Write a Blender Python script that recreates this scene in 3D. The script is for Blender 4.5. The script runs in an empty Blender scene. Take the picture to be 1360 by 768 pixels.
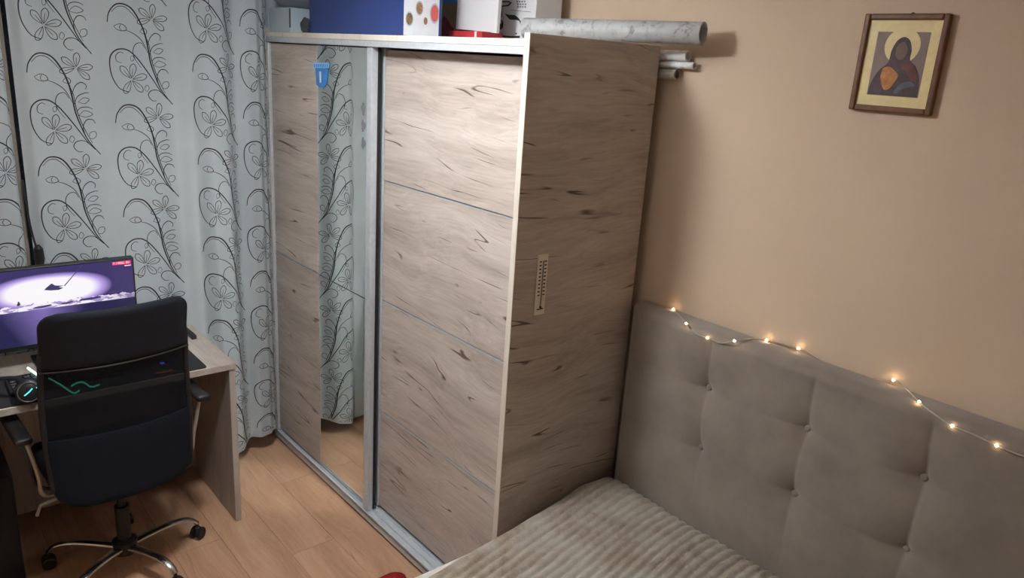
import bpy, bmesh, math, random
from mathutils import Vector, Matrix, noise as mnoise
random.seed(7)
PI = math.pi
scene = bpy.context.scene
C = scene.collection

# ---------------------------------------------------------------- camera
CAM = Vector((1.715123, -2.099986, 2.009569))
RIGHT = Vector((0.644842, 0.761685, 0.063352))
DOWN = Vector((0.256079, -0.137211, -0.956868))
FWD = Vector((-0.72014, 0.633252, -0.283531))
FPX = 1006.63
cam_data = bpy.data.cameras.new('camera')
cam_data.sensor_width = 36.0
cam_data.lens = FPX / 1360 * 36
cam_data.clip_start = 0.02
cam = bpy.data.objects.new('camera', cam_data)
C.objects.link(cam)
M = Matrix.Identity(4)
for i in range(3):
    M[i][0], M[i][1], M[i][2], M[i][3] = RIGHT[i], -DOWN[i], -FWD[i], CAM[i]
cam.matrix_world = M
scene.camera = cam

def at(px, py, axis, val):
    """the point where the ray through a photo pixel meets the plane axis = val"""
    d = FWD + RIGHT * ((px - 680) / FPX) + DOWN * ((py - 384) / FPX)
    return CAM + d * ((val - CAM[axis]) / d[axis])

# ---------------------------------------------------------------- world, exposure
LAMP_POS = Vector((-0.25, -1.34, 2.42))      # flattened opal globe under the ceiling
LAMP_EMIT = 202.0
world = bpy.data.worlds.new('night')
scene.world = world
world.use_nodes = True
world.node_tree.nodes['Background'].inputs[0].default_value = (0.01, 0.015, 0.03, 1)
world.node_tree.nodes['Background'].inputs[1].default_value = 0.3
scene.view_settings.view_transform = 'Standard'
scene.view_settings.look = 'None'
scene.view_settings.gamma = 1.0
scene.view_settings.use_curve_mapping = False
scene.view_settings.exposure = 0.0
scene.cycles.caustics_reflective = True
scene.cycles.blur_glossy = 0.0
scene.cycles.max_bounces = 10
scene.cycles.diffuse_bounces = 6
scene.cycles.sample_clamp_indirect = 0.0

# ---------------------------------------------------------------- materials
def srgb(r, g, b):
    f = lambda c: (c / 12.92 if c <= .04045 else ((c + .055) / 1.055) ** 2.4)
    return (f(r / 255), f(g / 255), f(b / 255), 1)

class NT:
    def __init__(s, name):
        s.m = bpy.data.materials.new(name); s.m.use_nodes = True
        s.t = s.m.node_tree; s.n = s.t.nodes; s.l = s.t.links
        s.b = s.n['Principled BSDF']; s.out = s.n['Material Output']
    def node(s, kind, ins=None, **props):
        nd = s.n.new(kind)
        for k, v in props.items(): setattr(nd, k, v)
        for k, v in (ins or {}).items(): s.put(nd, k, v)
        return nd
    def put(s, nd, k, v):
        if isinstance(v, bpy.types.NodeSocket): s.l.new(v, nd.inputs[k])
        else: nd.inputs[k].default_value = v
    def math(s, op, a, b=0.0, c=None):
        nd = s.n.new('ShaderNodeMath'); nd.operation = op
        s.put(nd, 0, a); s.put(nd, 1, b)
        if c is not None: s.put(nd, 2, c)
        return nd.outputs[0]
    def vmath(s, op, a, b):
        nd = s.n.new('ShaderNodeVectorMath'); nd.operation = op
        s.put(nd, 0, a); s.put(nd, 1, b)
        return nd.outputs[0]
    def noise(s, vec, scale=1.0, detail=3.0, rough=.5, dist=0.0):
        nd = s.node('ShaderNodeTexNoise', {'Scale': scale, 'Detail': detail, 'Roughness': rough, 'Distortion': dist})
        if vec is not None: s.l.new(vec, nd.inputs['Vector'])
        return nd.outputs[0]
    def ramp(s, fac, stops):
        nd = s.n.new('ShaderNodeValToRGB'); e = nd.color_ramp.elements
        while len(e) < len(stops): e.new(.5)
        for el, (p, c) in zip(e, stops): el.position = p; el.color = c
        s.l.new(fac, nd.inputs[0]); return nd.outputs[0]
    def mix(s, fac, a, b, mode='MIX'):
        nd = s.n.new('ShaderNodeMix'); nd.data_type = 'RGBA'; nd.blend_type = mode
        s.put(nd, 0, fac); s.put(nd, 6, a); s.put(nd, 7, b)
        return nd.outputs[2]
    def obj(s, jitter=False):
        v = s.node('ShaderNodeTexCoord').outputs['Object']
        if jitter:
            r = s.math('MULTIPLY', s.node('ShaderNodeObjectInfo').outputs['Random'], 17.0)
            v = s.vmath('ADD', v, r)
        return v
    def bump(s, h, strength=.2, dist=.002):
        nd = s.node('ShaderNodeBump', {'Strength': strength, 'Distance': dist, 'Height': h})
        s.l.new(nd.outputs[0], s.b.inputs['Normal'])
    def base(s, col, rough=.6, metal=0.0, spec=.5):
        s.put(s.b, 'Base Color', col); s.put(s.b, 'Roughness', rough); s.put(s.b, 'Metallic', metal)
        s.put(s.b, 'Specular IOR Level', spec)

def plain(name, col, rough=.6, metal=0.0, spec=.5, var=.10, scale=25.0, bump=.05, bscale=300.0):
    t = NT(name); v = t.obj()
    dark = tuple(c * (1 - var) for c in col[:3]) + (1,)
    lite = tuple(min(1, c * (1 + var)) for c in col[:3]) + (1,)
    t.base(t.ramp(t.noise(v, scale, 3), [(.3, dark), (.7, lite)]), rough, metal, spec)
    if bump: t.bump(t.noise(v, bscale, 2), bump, .001)
    return t.m

def glow(name, col, strength):
    t = NT(name); t.base((col[0] * .5, col[1] * .5, col[2] * .5, 1), .4)
    t.put(t.b, 'Emission Color', col); t.put(t.b, 'Emission Strength', strength)
    return t.m

def oak(name, axis, c0, c1, c2, crack, crack_amt=1.0, rough=.45, thr=.545):
    """board with long grain along an axis, cathedral figure and dark cracks"""
    t = NT(name); v = t.obj(True)
    def sc(a, b):
        return tuple(a if i == axis else b for i in range(3))
    low = t.noise(t.vmath('MULTIPLY', v, sc(1.3, 2.2)), 1, 2)
    off = t.math('MULTIPLY', t.math('SUBTRACT', low, .5), .22)
    add = t.node('ShaderNodeCombineXYZ', {i: off for i in range(3) if i != axis}).outputs[0]
    w = t.vmath('ADD', v, add)
    broad = t.noise(t.vmath('MULTIPLY', w, sc(1.1, 9)), 1, 4, .55)
    fine = t.noise(t.vmath('MULTIPLY', w, sc(4, 90)), 1, 5, .7)
    f = t.math('ADD', t.math('MULTIPLY', broad, .58), t.math('MULTIPLY', fine, .42))
    col = t.ramp(f, [(.36, c0), (.50, c1), (.64, c2)])
    ax = t.node('ShaderNodeSeparateXYZ', {0: v}).outputs[axis]
    off2 = t.math('ADD', t.math('MULTIPLY', off, .28), t.math('MULTIPLY', ax, .08))
    wc_ = t.vmath('ADD', v, t.node('ShaderNodeCombineXYZ', {i: off2 for i in range(3) if i != axis}).outputs[0])
    cr = t.noise(t.vmath('MULTIPLY', wc_, sc(1.1, 27)), 1, .4, .4)
    mask = t.noise(t.vmath('MULTIPLY', wc_, sc(4.2, 24)), 1, 1)
    line = t.math('MAXIMUM', t.math('SUBTRACT', 1.0, t.math('DIVIDE', t.math('ABSOLUTE', t.math('SUBTRACT', cr, .5)), .024)), 0.0)
    k = t.math('MULTIPLY', t.math('MINIMUM', t.math('MULTIPLY', line, 1.6), 1.0),
               t.math('MINIMUM', t.math('MAXIMUM', t.math('MULTIPLY', t.math('SUBTRACT', mask, thr), 9.0), 0.0), 1.0))
    kn = t.noise(t.vmath('MULTIPLY', v, sc(14, 34)), 1, 1)
    knot = t.math('MULTIPLY', t.math('MINIMUM', t.math('MAXIMUM', t.math('MULTIPLY', t.math('SUBTRACT', kn, .77), 14.0), 0.0), 1.0), .7)
    k = t.math('MINIMUM', t.math('MULTIPLY', t.math('MAXIMUM', k, knot), crack_amt), 1.0)
    col = t.mix(k, col, crack)
    t.base(col, rough, 0, .35)
    t.bump(t.math('SUBTRACT', fine, k), .12, .001)
    return t.m

MAT = {}
OC = (srgb(158, 146, 137), srgb(181, 170, 161), srgb(199, 190, 182), srgb(96, 80, 71))
MAT['oak_x'] = oak('canyon_oak_doors', 0, *OC)
MAT['oak_y'] = oak('canyon_oak_side', 1, *OC)
MAT['oak_z'] = oak('pale_oak_edge', 2, srgb(196, 188, 176), srgb(208, 201, 190), srgb(216, 210, 200), srgb(170, 160, 148), .4)
MAT['desk'] = oak('ash_desk_top', 0, srgb(148, 139, 132), srgb(168, 158, 150), srgb(182, 173, 166), srgb(128, 116, 106), .5)
MAT['deskz'] = oak('ash_desk_side', 2, srgb(148, 139, 132), srgb(168, 158, 150), srgb(182, 173, 166), srgb(128, 116, 106), .5)
MAT['floor'] = oak('beech_laminate', 0, srgb(160, 122, 96), srgb(178, 140, 112), srgb(190, 154, 126), srgb(138, 98, 76), .5, .42, .60)
MAT['alu'] = plain('brushed_aluminium', (.56, .60, .64, 1), .42, .35, var=.06, scale=60)
MAT['alu_dark'] = plain('dark_aluminium', (.16, .17, .19, 1), .45, .6)
MAT['chrome'] = plain('chrome', (.66, .65, .64, 1), .18, 1.0, var=.04, bump=0)
MAT['black'] = plain('black_plastic', (.012, .012, .014, 1), .45, var=.2)
MAT['leather'] = plain('black_leatherette', (.009, .011, .016, 1), .6, 0, .25, var=.15, bump=.25, bscale=420)
MAT['steel'] = plain('pale_steel', (.50, .46, .40, 1), .35, .5, var=.06)
MAT['pad'] = plain('black_mousepad', (.015, .015, .018, 1), .85, var=.1, bump=.1, bscale=800)
MAT['whitebox'] = plain('white_card', srgb(206, 208, 212), .7, var=.03, scale=6)
MAT['paleboard'] = plain('pale_blue_card', srgb(168, 184, 194), .7, var=.04, scale=8)
MAT['greyplastic'] = plain('grey_plastic', srgb(120, 128, 136), .4, var=.06)
MAT['blue'] = plain('blue_gloss_card', srgb(42, 60, 116), .32, var=.10, scale=5, bump=.02, bscale=40)
MAT['blue_lite'] = plain('bright_blue', srgb(60, 130, 205), .4, var=.06)
MAT['sky_lid'] = plain('pale_blue_plastic', srgb(130, 190, 240), .3, var=.05)
MAT['brownbox'] = plain('brown_card', srgb(142, 120, 104), .7, var=.14, scale=14)
MAT['red'] = plain('red_plastic', srgb(170, 44, 52), .5, var=.08)
MAT['slipper'] = plain('red_felt', srgb(190, 40, 48), .8, var=.08, bump=.3, bscale=500)
MAT['maroon'] = plain('maroon_print', srgb(120, 50, 56), .6, var=.2)
MAT['ink'] = plain('dark_ink', srgb(38, 38, 44), .6, var=.05)
MAT['ink_mid'] = plain('grey_ink', srgb(112, 112, 120), .6, var=.05)
MAT['line'] = plain('curtain_print', srgb(52, 56, 62), .8, var=.10, bump=0)
MAT['print_white'] = plain('white_print', srgb(215, 220, 228), .6, var=.04)
MAT['print_green'] = plain('olive_print', srgb(120, 96, 70), .6, var=.35, scale=120)
MAT['print_nut'] = plain('nut_print', srgb(150, 112, 84), .6, var=.4, scale=160)
MAT['print_red'] = plain('salmon_print', srgb(205, 92, 88), .6, var=.08)
MAT['frame'] = plain('dark_walnut_frame', srgb(104, 66, 40), .45, var=.25, scale=40)
MAT['gold'] = plain('pale_gold', srgb(226, 208, 152), .45, .0, var=.06, scale=50)
MAT['mauve'] = plain('mauve_paint', srgb(134, 116, 112), .6, var=.12, scale=30)
MAT['robe'] = plain('dark_robe_paint', srgb(76, 60, 66), .6, var=.28, scale=45)
MAT['ochre'] = plain('ochre_paint', srgb(180, 122, 66), .6, var=.3, scale=60)
MAT['fleshdark'] = plain('umber_paint', srgb(112, 90, 76), .6, var=.15, scale=40)
MAT['ivory'] = plain('ivory_plate', srgb(226, 216, 200), .55, var=.04)
MAT['glass'] = plain('night_glass', (.01, .013, .02, 1), .05, var=.05, bump=0)
MAT['pvc'] = plain('white_window_frame', srgb(196, 204, 210), .4, var=.03)
MAT['base'] = plain('dark_baseboard', srgb(58, 40, 32), .5, var=.2)
MAT['ceil'] = plain('ceiling_paint', (.86, .85, .83, 1), .9, var=.02)
MAT['mattress'] = plain('mattress_cloth', (.55, .52, .47, 1), .9, var=.04)
MAT['wire'] = plain('clear_grey_wire', srgb(176, 170, 164), .3, .2, var=.2, scale=200)
MAT['darkcloth'] = plain('dark_grey_cloth', srgb(52, 56, 62), .9, var=.2)
MAT['bulb'] = glow('warm_led', (1.0, .66, .34, 1), 42)
MAT['green_led'] = glow('green_led', (.12, .95, .62, 1), 1.6)
MAT['green_hot'] = glow('pale_green_led', (.55, 1, .8, 1), 2.2)
MAT['teal_led'] = glow('teal_led', (.10, .75, .75, 1), 1.0)
MAT['blue_led'] = glow('blue_led', (.12, .12, 1, 1), 3.0)
MAT['red_led'] = glow('red_led', (1, .12, .08, 1), 1.2)
MAT['lamp'] = glow('lit_bulb', (.965, .985, 1.0, 1), LAMP_EMIT)

t = NT('mirror'); t.base(t.ramp(t.noise(t.obj(), 3, 1), [(0, (.80, .85, .81, 1)), (1, (.84, .88, .85, 1))]), .0, 1.0); MAT['mirror'] = t.m

t = NT('beige_wallpaper'); v = t.obj()
big = t.noise(v, 2.2, 3); weave = t.noise(t.vmath('MULTIPLY', v, (90, 90, 420)), 1, 2); weave2 = t.noise(t.vmath('MULTIPLY', v, (420, 420, 90)), 1, 2)
wv = t.math('ADD', weave, weave2)
t.base(t.mix(t.math('MULTIPLY', wv, .16), t.ramp(big, [(.3, srgb(205, 184, 162)), (.7, srgb(210, 190, 168))]), srgb(188, 166, 144)), .75, 0, .25)
t.bump(wv, .25, .001); MAT['wall'] = t.m

MAT['wall_white'] = plain('pale_wall_paint', srgb(176, 190, 198), .85, var=.03, scale=4)

t = NT('curtain_cloth'); v = t.obj()
wv = t.noise(t.vmath('MULTIPLY', v, (900, 900, 900)), 1, 2)
t.base(t.ramp(t.noise(v, 5, 3), [(.3, srgb(216, 224, 228)), (.7, srgb(223, 230, 234))]), .85, 0, .2)
t.put(t.b, 'Sheen Weight', .15)
t.bump(wv, .12, .0006); MAT['curtain'] = t.m
MAT['lining'] = plain('taupe_lining', srgb(120, 112, 104), .9, var=.08)

t = NT('grey_velvet'); v = t.obj()
t.base(t.ramp(t.noise(v, 7, 5, .6), [(.3, srgb(127, 117, 109)), (.7, srgb(145, 135, 126))]), .85, 0, .2)
t.put(t.b, 'Sheen Weight', .35); t.put(t.b, 'Sheen Roughness', .5)
t.bump(t.noise(v, 420, 2), .2, .001); MAT['velvet'] = t.m

t = NT('ribbed_plush'); v = t.obj()
blot = t.noise(v, 6.5, 4, .6, .5); fine = t.noise(t.vmath('MULTIPLY', v, (40, 40, 40)), 1, 4, .7)
f = t.math('ADD', t.math('MULTIPLY', blot, .62), t.math('MULTIPLY', fine, .38))
t.base(t.ramp(f, [(.34, srgb(178, 160, 142)), (.48, srgb(206, 195, 180)), (.60, srgb(222, 216, 206))]), .9, 0, .15)
t.put(t.b, 'Sheen Weight', .3)
t.bump(t.noise(v, 330, 3, .7), .35, .002); MAT['plush'] = t.m

t = NT('chair_mesh'); v = t.obj()
t.base((.007, .008, .011, 1), .8, 0, .15)
tr = t.node('ShaderNodeBsdfTransparent')
fac = t.math('ADD', .17, t.math('MULTIPLY', t.noise(t.vmath('MULTIPLY', v, (500, 500, 500)), 1, 1), .10))
mx = t.node('ShaderNodeMixShader', {0: fac, 1: t.b.outputs[0], 2: tr.outputs[0]})
t.l.new(mx.outputs[0], t.out.inputs[0]); MAT['mesh'] = t.m
MAT['mesh_dense'] = plain('dense_black_mesh', (.008, .0095, .014, 1), .85, 0, .15, var=.12, bump=.3, bscale=600)

t = NT('rolled_wallpaper'); v = t.obj()
f = t.noise(v, 26, 5, .7, 1.2)
t.base(t.ramp(f, [(.36, srgb(168, 170, 172)), (.46, srgb(214, 216, 218)), (.62, srgb(226, 228, 230))]), .6)
MAT['roll'] = t.m
MAT['rollgrey'] = plain('grey_wallpaper', srgb(150, 146, 138), .7, var=.12, scale=60)

# ---------------------------------------------------------------- mesh helpers
def parent_boxes(me): return len(me.polygons) > 0

class G:
    def __init__(s): s.bm = bmesh.new(); s.flat = True
    def box(s, x0, x1, y0, y1, z0, z1, bev=0.0, seg=2, mat=None):
        r = bmesh.ops.create_cube(s.bm, size=1.0)
        vs = r['verts']
        for v in vs:
            v.co = Vector(((x0 + x1) / 2 + v.co.x * (x1 - x0), (y0 + y1) / 2 + v.co.y * (y1 - y0), (z0 + z1) / 2 + v.co.z * (z1 - z0)))
            if mat is not None: v.co = mat @ v.co
        if bev > .006: s.flat = False
        if bev > 0:
            es = list({e for v in vs for e in v.link_edges})
            bmesh.ops.bevel(s.bm, geom=es, offset=bev, segments=seg, profile=.5, affect='EDGES')
        return s
    def rings(s, rings, cap=True, close=False):
        s.flat = False
        vr = [[s.bm.verts.new(p) for p in r] for r in rings]
        n = len(vr[0]); m = len(vr)
        for i in range(m if close else m - 1):
            a, b = vr[i], vr[(i + 1) % m]
            for j in range(n):
                k = (j + 1) % n
                s.bm.faces.new((a[j], a[k], b[k], b[j]))
        if cap and not close:
            s.bm.faces.new(vr[0][::-1]); s.bm.faces.new(vr[-1])
        return s
    def tube(s, pts, rad, n=10, cap=True, flat=1.0, close=False):
        pts = [Vector(p) for p in pts]
        if not isinstance(rad, (list, tuple)): rad = [rad] * len(pts)
        rs = []; up = None
        for i, p in enumerate(pts):
            if close: d = pts[(i + 1) % len(pts)] - pts[i - 1]
            else: d = pts[min(i + 1, len(pts) - 1)] - pts[max(i - 1, 0)]
            d.normalize()
            if up is None:
                up = Vector((0, 0, 1)) if abs(d.z) < .9 else Vector((1, 0, 0))
            a = d.cross(up)
            if a.length < 1e-5: a = d.cross(Vector((1, .3, .2)))
            a.normalize(); b = a.cross(d).normalized(); up = b
            rs.append([p + (a * math.cos(2 * PI * k / n) + b * (math.sin(2 * PI * k / n) * flat)) * rad[i] for k in range(n)])
        return s.rings(rs, cap, close)
    def lathe(s, prof, c=(0, 0, 0), n=24, axis=2, cap=True):
        c = Vector(c); rs = []
        for r, h in prof:
            ring = []
            for k in range(n):
                a = 2 * PI * k / n; u, w = r * math.cos(a), r * math.sin(a)
                ring.append(c + Vector(((h, u, w), (w, h, u), (u, w, h))[axis]))
            rs.append(ring)
        return s.rings(rs, cap)
    def ball(s, c, r, sub=2, sc=(1, 1, 1)):
        s.flat = False
        q = bmesh.ops.create_icosphere(s.bm, subdivisions=sub, radius=1.0)
        for v in q['verts']: v.co = Vector(c) + Vector((v.co.x * sc[0], v.co.y * sc[1], v.co.z * sc[2])) * r
        return s
    def grid(s, fn, nu, nv, flip=False):
        s.flat = False
        vs = [[s.bm.verts.new(fn(i / nu, j / nv)) for j in range(nv + 1)] for i in range(nu + 1)]
        for i in range(nu):
            for j in range(nv):
                f = (vs[i][j], vs[i + 1][j], vs[i + 1][j + 1], vs[i][j + 1])
                s.bm.faces.new(f[::-1] if flip else f)
        return vs
    def prism(s, poly, fn, d):
        """polygon (2-D points) placed by fn(u, v, depth), extruded by d"""
        a = [s.bm.verts.new(fn(u, v, 0)) for u, v in poly]
        b = [s.bm.verts.new(fn(u, v, d)) for u, v in poly]
        n = len(poly)
        s.bm.faces.new(a[::-1]); s.bm.faces.new(b)
        for i in range(n): s.bm.faces.new((a[i], a[(i + 1) % n], b[(i + 1) % n], b[i]))
        return s
    def build(s, name, mat, parent=None, smooth=30):
        bm = s.bm
        bmesh.ops.recalc_face_normals(bm, faces=bm.faces[:])
        if parent is not None: off = ORG[parent.name]
        else:
            lo = [min(v.co[i] for v in bm.verts) for i in range(3)]; hi = [max(v.co[i] for v in bm.verts) for i in range(3)]
            off = Vector(((lo[0] + hi[0]) / 2, (lo[1] + hi[1]) / 2, lo[2]))
        bmesh.ops.translate(bm, vec=-off, verts=bm.verts[:])
        me = bpy.data.meshes.new(name); bm.to_mesh(me); bm.free()
        if smooth and not (s.flat and parent_boxes(me)):
            me.polygons.foreach_set('use_smooth', [True] * len(me.polygons))
            me.set_sharp_from_angle(angle=math.radians(smooth))
        me.materials.append(MAT[mat] if isinstance(mat, str) else mat)
        o = bpy.data.objects.new(name, me); C.objects.link(o)
        if parent is not None: o.parent = parent
        else: o.location = off
        ORG[o.name] = off
        return o

ORG = {}
def empty(name, loc=(0, 0, 0)):
    o = bpy.data.objects.new(name, None); C.objects.link(o)
    o.location = loc; o.empty_display_size = .1; ORG[o.name] = Vector(loc); return o
def tag(o, label, cat, group=None, kind=None):
    o['label'] = label
    if cat: o['category'] = cat
    if group: o['group'] = group
    if kind: o['kind'] = kind
    return o
def cr(pts, n=8):
    """Catmull-Rom through points"""
    P = [Vector(p) for p in pts]; out = []
    for i in range(len(P) - 1):
        a, b, c, d = P[max(i - 1, 0)], P[i], P[i + 1], P[min(i + 2, len(P) - 1)]
        for k in range(n):
            t_ = k / n
            out.append(.5 * ((2 * b) + (c - a) * t_ + (2 * a - 5 * b + 4 * c - d) * t_ ** 2 + (3 * b - a - 3 * c + d) * t_ ** 3))
    out.append(P[-1]); return out
def B(name, mat, parent, *dims, bev=.0015):
    return G().box(*dims, bev=bev).build(name, mat, parent)

# ================================================================ THE ROOM
XW, XE, YB, YF, ZC = -1.95, 2.45, 0.05, -2.95, 2.58
fl = G().box(XW - .1, XE + .1, YF - .1, YB + .1, -.10, -.009).build('floor', 'floor')
tag(fl, 'light beech laminate floor of long planks', 'floor', kind='structure')
PW, PL = .193, 1.28
plank_meshes = {}
row = 0; y = -.953 + PW * 5
while y > YF:
    y0, y1 = max(y - PW, YF), min(y, YB)
    if y1 - y0 > .01:
        x = -.862 - PL * 3 + ((row * 2) % 5 - 3) * .27 + (0 if row != 4 else 0)
        if row == 4: x = -.862 - 2 * PL
        while x < XE:
            x0, x1 = max(x, XW), min(x + PL, XE)
            if x1 - x0 > .01:
                key = (round(x1 - x0, 3), round(y1 - y0, 3))
                if key not in plank_meshes:
                    o = G().box(-(x1 - x0) / 2 + .0004, (x1 - x0) / 2 - .0004, -(y1 - y0) / 2 + .0004, (y1 - y0) / 2 - .0004, -.008, 0, bev=.0008, seg=1).build('plank', 'floor')
                    plank_meshes[key] = o.data
                else:
                    o = bpy.data.objects.new('plank', plank_meshes[key]); C.objects.link(o)
                o.parent = fl
                o.location = Vector(((x0 + x1) / 2, (y0 + y1) / 2, 0 if key in plank_meshes and o.data.users > 1 else 0)) - ORG[fl.name]
                zmin = min(v.co.z for v in o.data.vertices)
                o.location.z = -.008 - zmin - ORG[fl.name].z
            x += PL
    y -= PW; row += 1

o = G().box(XW - .1, XE + .1, YB, YB + .1, 0, ZC).build('wall_back', 'wall'); tag(o, 'beige woven-texture wallpapered wall behind bed and wardrobe', 'wall', kind='structure')
o = G().box(XE, XE + .1, YF, YB, 0, ZC).build('wall_right', 'wall'); tag(o, 'beige wall on the far side of the bed', 'wall', kind='structure')
o = G().box(XW - .1, XE + .1, YF - .1, YF, 0, ZC).build('wall_front', 'wall'); tag(o, 'beige wall opposite the wardrobe', 'wall', kind='structure')
WY0, WY1, WZ0, WZ1 = -2.45, -.75, .85, 2.2
g = G()
g.box(XW - .1, XW, YF, YB, 0, WZ0).box(XW - .1, XW, YF, YB, WZ1, ZC).box(XW - .1, XW, YF, WY0, WZ0, WZ1).box(XW - .1, XW, WY1, YB, WZ0, WZ1)
o = g.build('wall_left', 'wall_white'); tag(o, 'pale painted window wall behind the curtains', 'wall', kind='structure')
o = G().box(XW - .1, XE + .1, YF - .1, YB + .1, ZC, ZC + .1).build('ceiling', 'ceil'); tag(o, 'white painted ceiling', 'ceiling', kind='structure')
w = empty('window_1', (XW - .05, (WY0 + WY1) / 2, WZ0)); tag(w, 'white framed window with dark night panes behind the curtains', 'window', kind='structure')
for a, b in ((WY0, -1.85), (-1.85, -1.25), (-1.25, WY1)):
    g = G(); f = .06
    g.box(XW - .08, XW - .02, a, a + f, WZ0, WZ1, .003).box(XW - .08, XW - .02, b - f, b, WZ0, WZ1, .003)
    g.box(XW - .08, XW - .02, a + f, b - f, WZ0, WZ0 + f, .003).box(XW - .08, XW - .02, a + f, b - f, WZ1 - f, WZ1, .003)
    fr = g.build('window_frame', 'pvc', w)
    G().box(XW - .056, XW - .044, a + f, b - f, WZ0 + f, WZ1 - f).build('pane', 'glass', fr)
o = G().box(XW, XW + .016, YF, YB - .02, .0005, .07, .003).build('baseboard_left', 'base'); tag(o, 'dark brown baseboard under the curtains', 'baseboard', kind='structure')
o = G().box(XW + .02, XE, YB - .016, YB, .0005, .07, .003).build('baseboard_back', 'base'); tag(o, 'dark brown baseboard behind wardrobe and bed', 'baseboard', kind='structure')

# ceiling lamp (the room's light)
lamp = empty('ceiling_lamp_offscreen', (LAMP_POS.x, LAMP_POS.y, ZC)); tag(lamp, 'flattened opal glass globe lamp under the ceiling', 'lamp')
LC = (LAMP_POS.x, LAMP_POS.y, 0)
G().lathe([(.06, ZC - .001), (.06, ZC - .015), (.03, ZC - .03), (.022, LAMP_POS.z + .023)], LC, 32).build('canopy', 'pvc', lamp)
G().lathe([(.11 * math.cos(math.radians(a)), LAMP_POS.z + .022 * math.sin(math.radians(a))) for a in (89, 65, 40, 20, 0, -20, -40, -65, -89)], LC, 24).build('opal_globe_offscreen', 'lamp', lamp)

# ================================================================ WARDROBE
H, D, W = 2.10, .587, 1.875
wd = empty('wardrobe', (-W / 2, -D / 2, 0)); tag(wd, 'tall grey-brown oak sliding-door wardrobe with a mirror strip', 'wardrobe')
T = .0235
sp = B('side_panel', 'oak_y', wd, -T, 0, -D + .0025, 0, .0, H)
B('edge_band', 'oak_z', sp, -T, 0, -D, -D + .0025, .0, H, bev=.0004)
B('side_panel', 'oak_y', wd, -W, -W + T, -D, 0, .0, H)
B('top_panel', 'oak_z', wd, -W + T, -T, -D, 0, 2.062, 2.083)
B('back_panel', 'oak_x', wd, -W + T, -T, -.004, 0, .03, 2.062)
bp = B('bottom_panel', 'oak_x', wd, -W + T, -T, -D + .012, -.004, .006, .035)
# bottom double track
g = G(); g.box(-W + T, -T, -D, -.46, .035, .043, .001)
for yy in (-D, -.557, -.527, -.495): g.box(-W + T, -T, yy, yy + .004, .043, .052, .0008)
g.box(-W + T, -T, -D, -D + .004, .012, .043, .0008)
g.build('bottom_track', 'alu', wd)
g = G(); g.box(-W + T, -T, -D + .002, -.46, 2.052, 2.062, .001)
for yy in (-D + .002, -.535, -.49): g.box(-W + T, -T, yy, yy + .004, 2.040, 2.0525, .0006)
g.build('top_track', 'alu', wd)
# right door, rear track: four panels
def door_panel(parent, x0, x1, y0, y1, z0, z1, mat='oak_x', name='panel'):
    return G().box(x0, x1, y0, y1, z0, z1, bev=.0012).build(name, mat, parent)
d2 = empty('door', (-.45, -.50, .05)); d2.parent = wd; d2.location = Vector((-.45, -.50, .05)) - ORG[wd.name]; 
yr0, yr1 = -.516, -.500
zs = [.060, .525, 1.032, 1.532, 2.036]
for i in range(4):
    door_panel(d2, -.900, -T - .004, yr0, yr1, zs[i] + (.0050 if i else 0), zs[i + 1] - .0028)
for i in range(1, 4):
    G().box(-.900, -T - .004, yr0 - .001, yr1, zs[i] - .0027, zs[i] + .0003).build('joint_strip', 'alu', d2)
    G().box(-.900, -T - .004, yr0 + .012, yr1, zs[i] + .0004, zs[i] + .0049).build('joint_backing', 'oak_x', d2)
G().box(-.930, -.901, yr0 - .006, yr1 + .008, .053, 2.039, .002).build('stile', 'alu', d2)
# left door, front track: two oak panels and two mirror panes
d1 = empty('door', (-1.37, -.56, .05)); d1.parent = wd; d1.location = Vector((-1.37, -.56, .05)) - ORG[wd.name]
yl0, yl1 = -.566, -.553
zl = [.058, 1.032, 2.038]
XM = -1.374
for i in range(2):
    door_panel(d1, -1.842, XM - .001, yl0, yl1, zl[i] + (.0045 if i else 0), zl[i + 1] - .0025)
    door_panel(d1, XM + .001, -.938, yl0 + .001, yl1, zl[i] + .002, zl[i + 1] - .002, 'mirror', 'mirror_pane')
G().box(-1.842, XM - .001, yl0 - .001, yl1, zl[1] - .0024, zl[1]).build('joint_strip', 'alu', d1)
G().box(-1.842, XM - .001, yl0 + .010, yl1, zl[1] + .0001, zl[1] + .0044).build('joint_backing', 'oak_x', d1)
G().box(XM, -.938, yl0 + .003, yl1, zl[1] - .0022, zl[1] + .0022).build('joint_strip', 'alu_dark', d1)
def stile(x0, x1):
    g = G(); g.box(x0, x1, -.578, -.540, .047, 2.040, .003)
    return g.build('stile', 'alu', d1)
stile(-1.851, -1.8425); stile(-.937, -.899)
G().box(-.8985, -.895, -.552, -.541, .05, 2.04, .001).build('brush_strip', 'black', d1)

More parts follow.
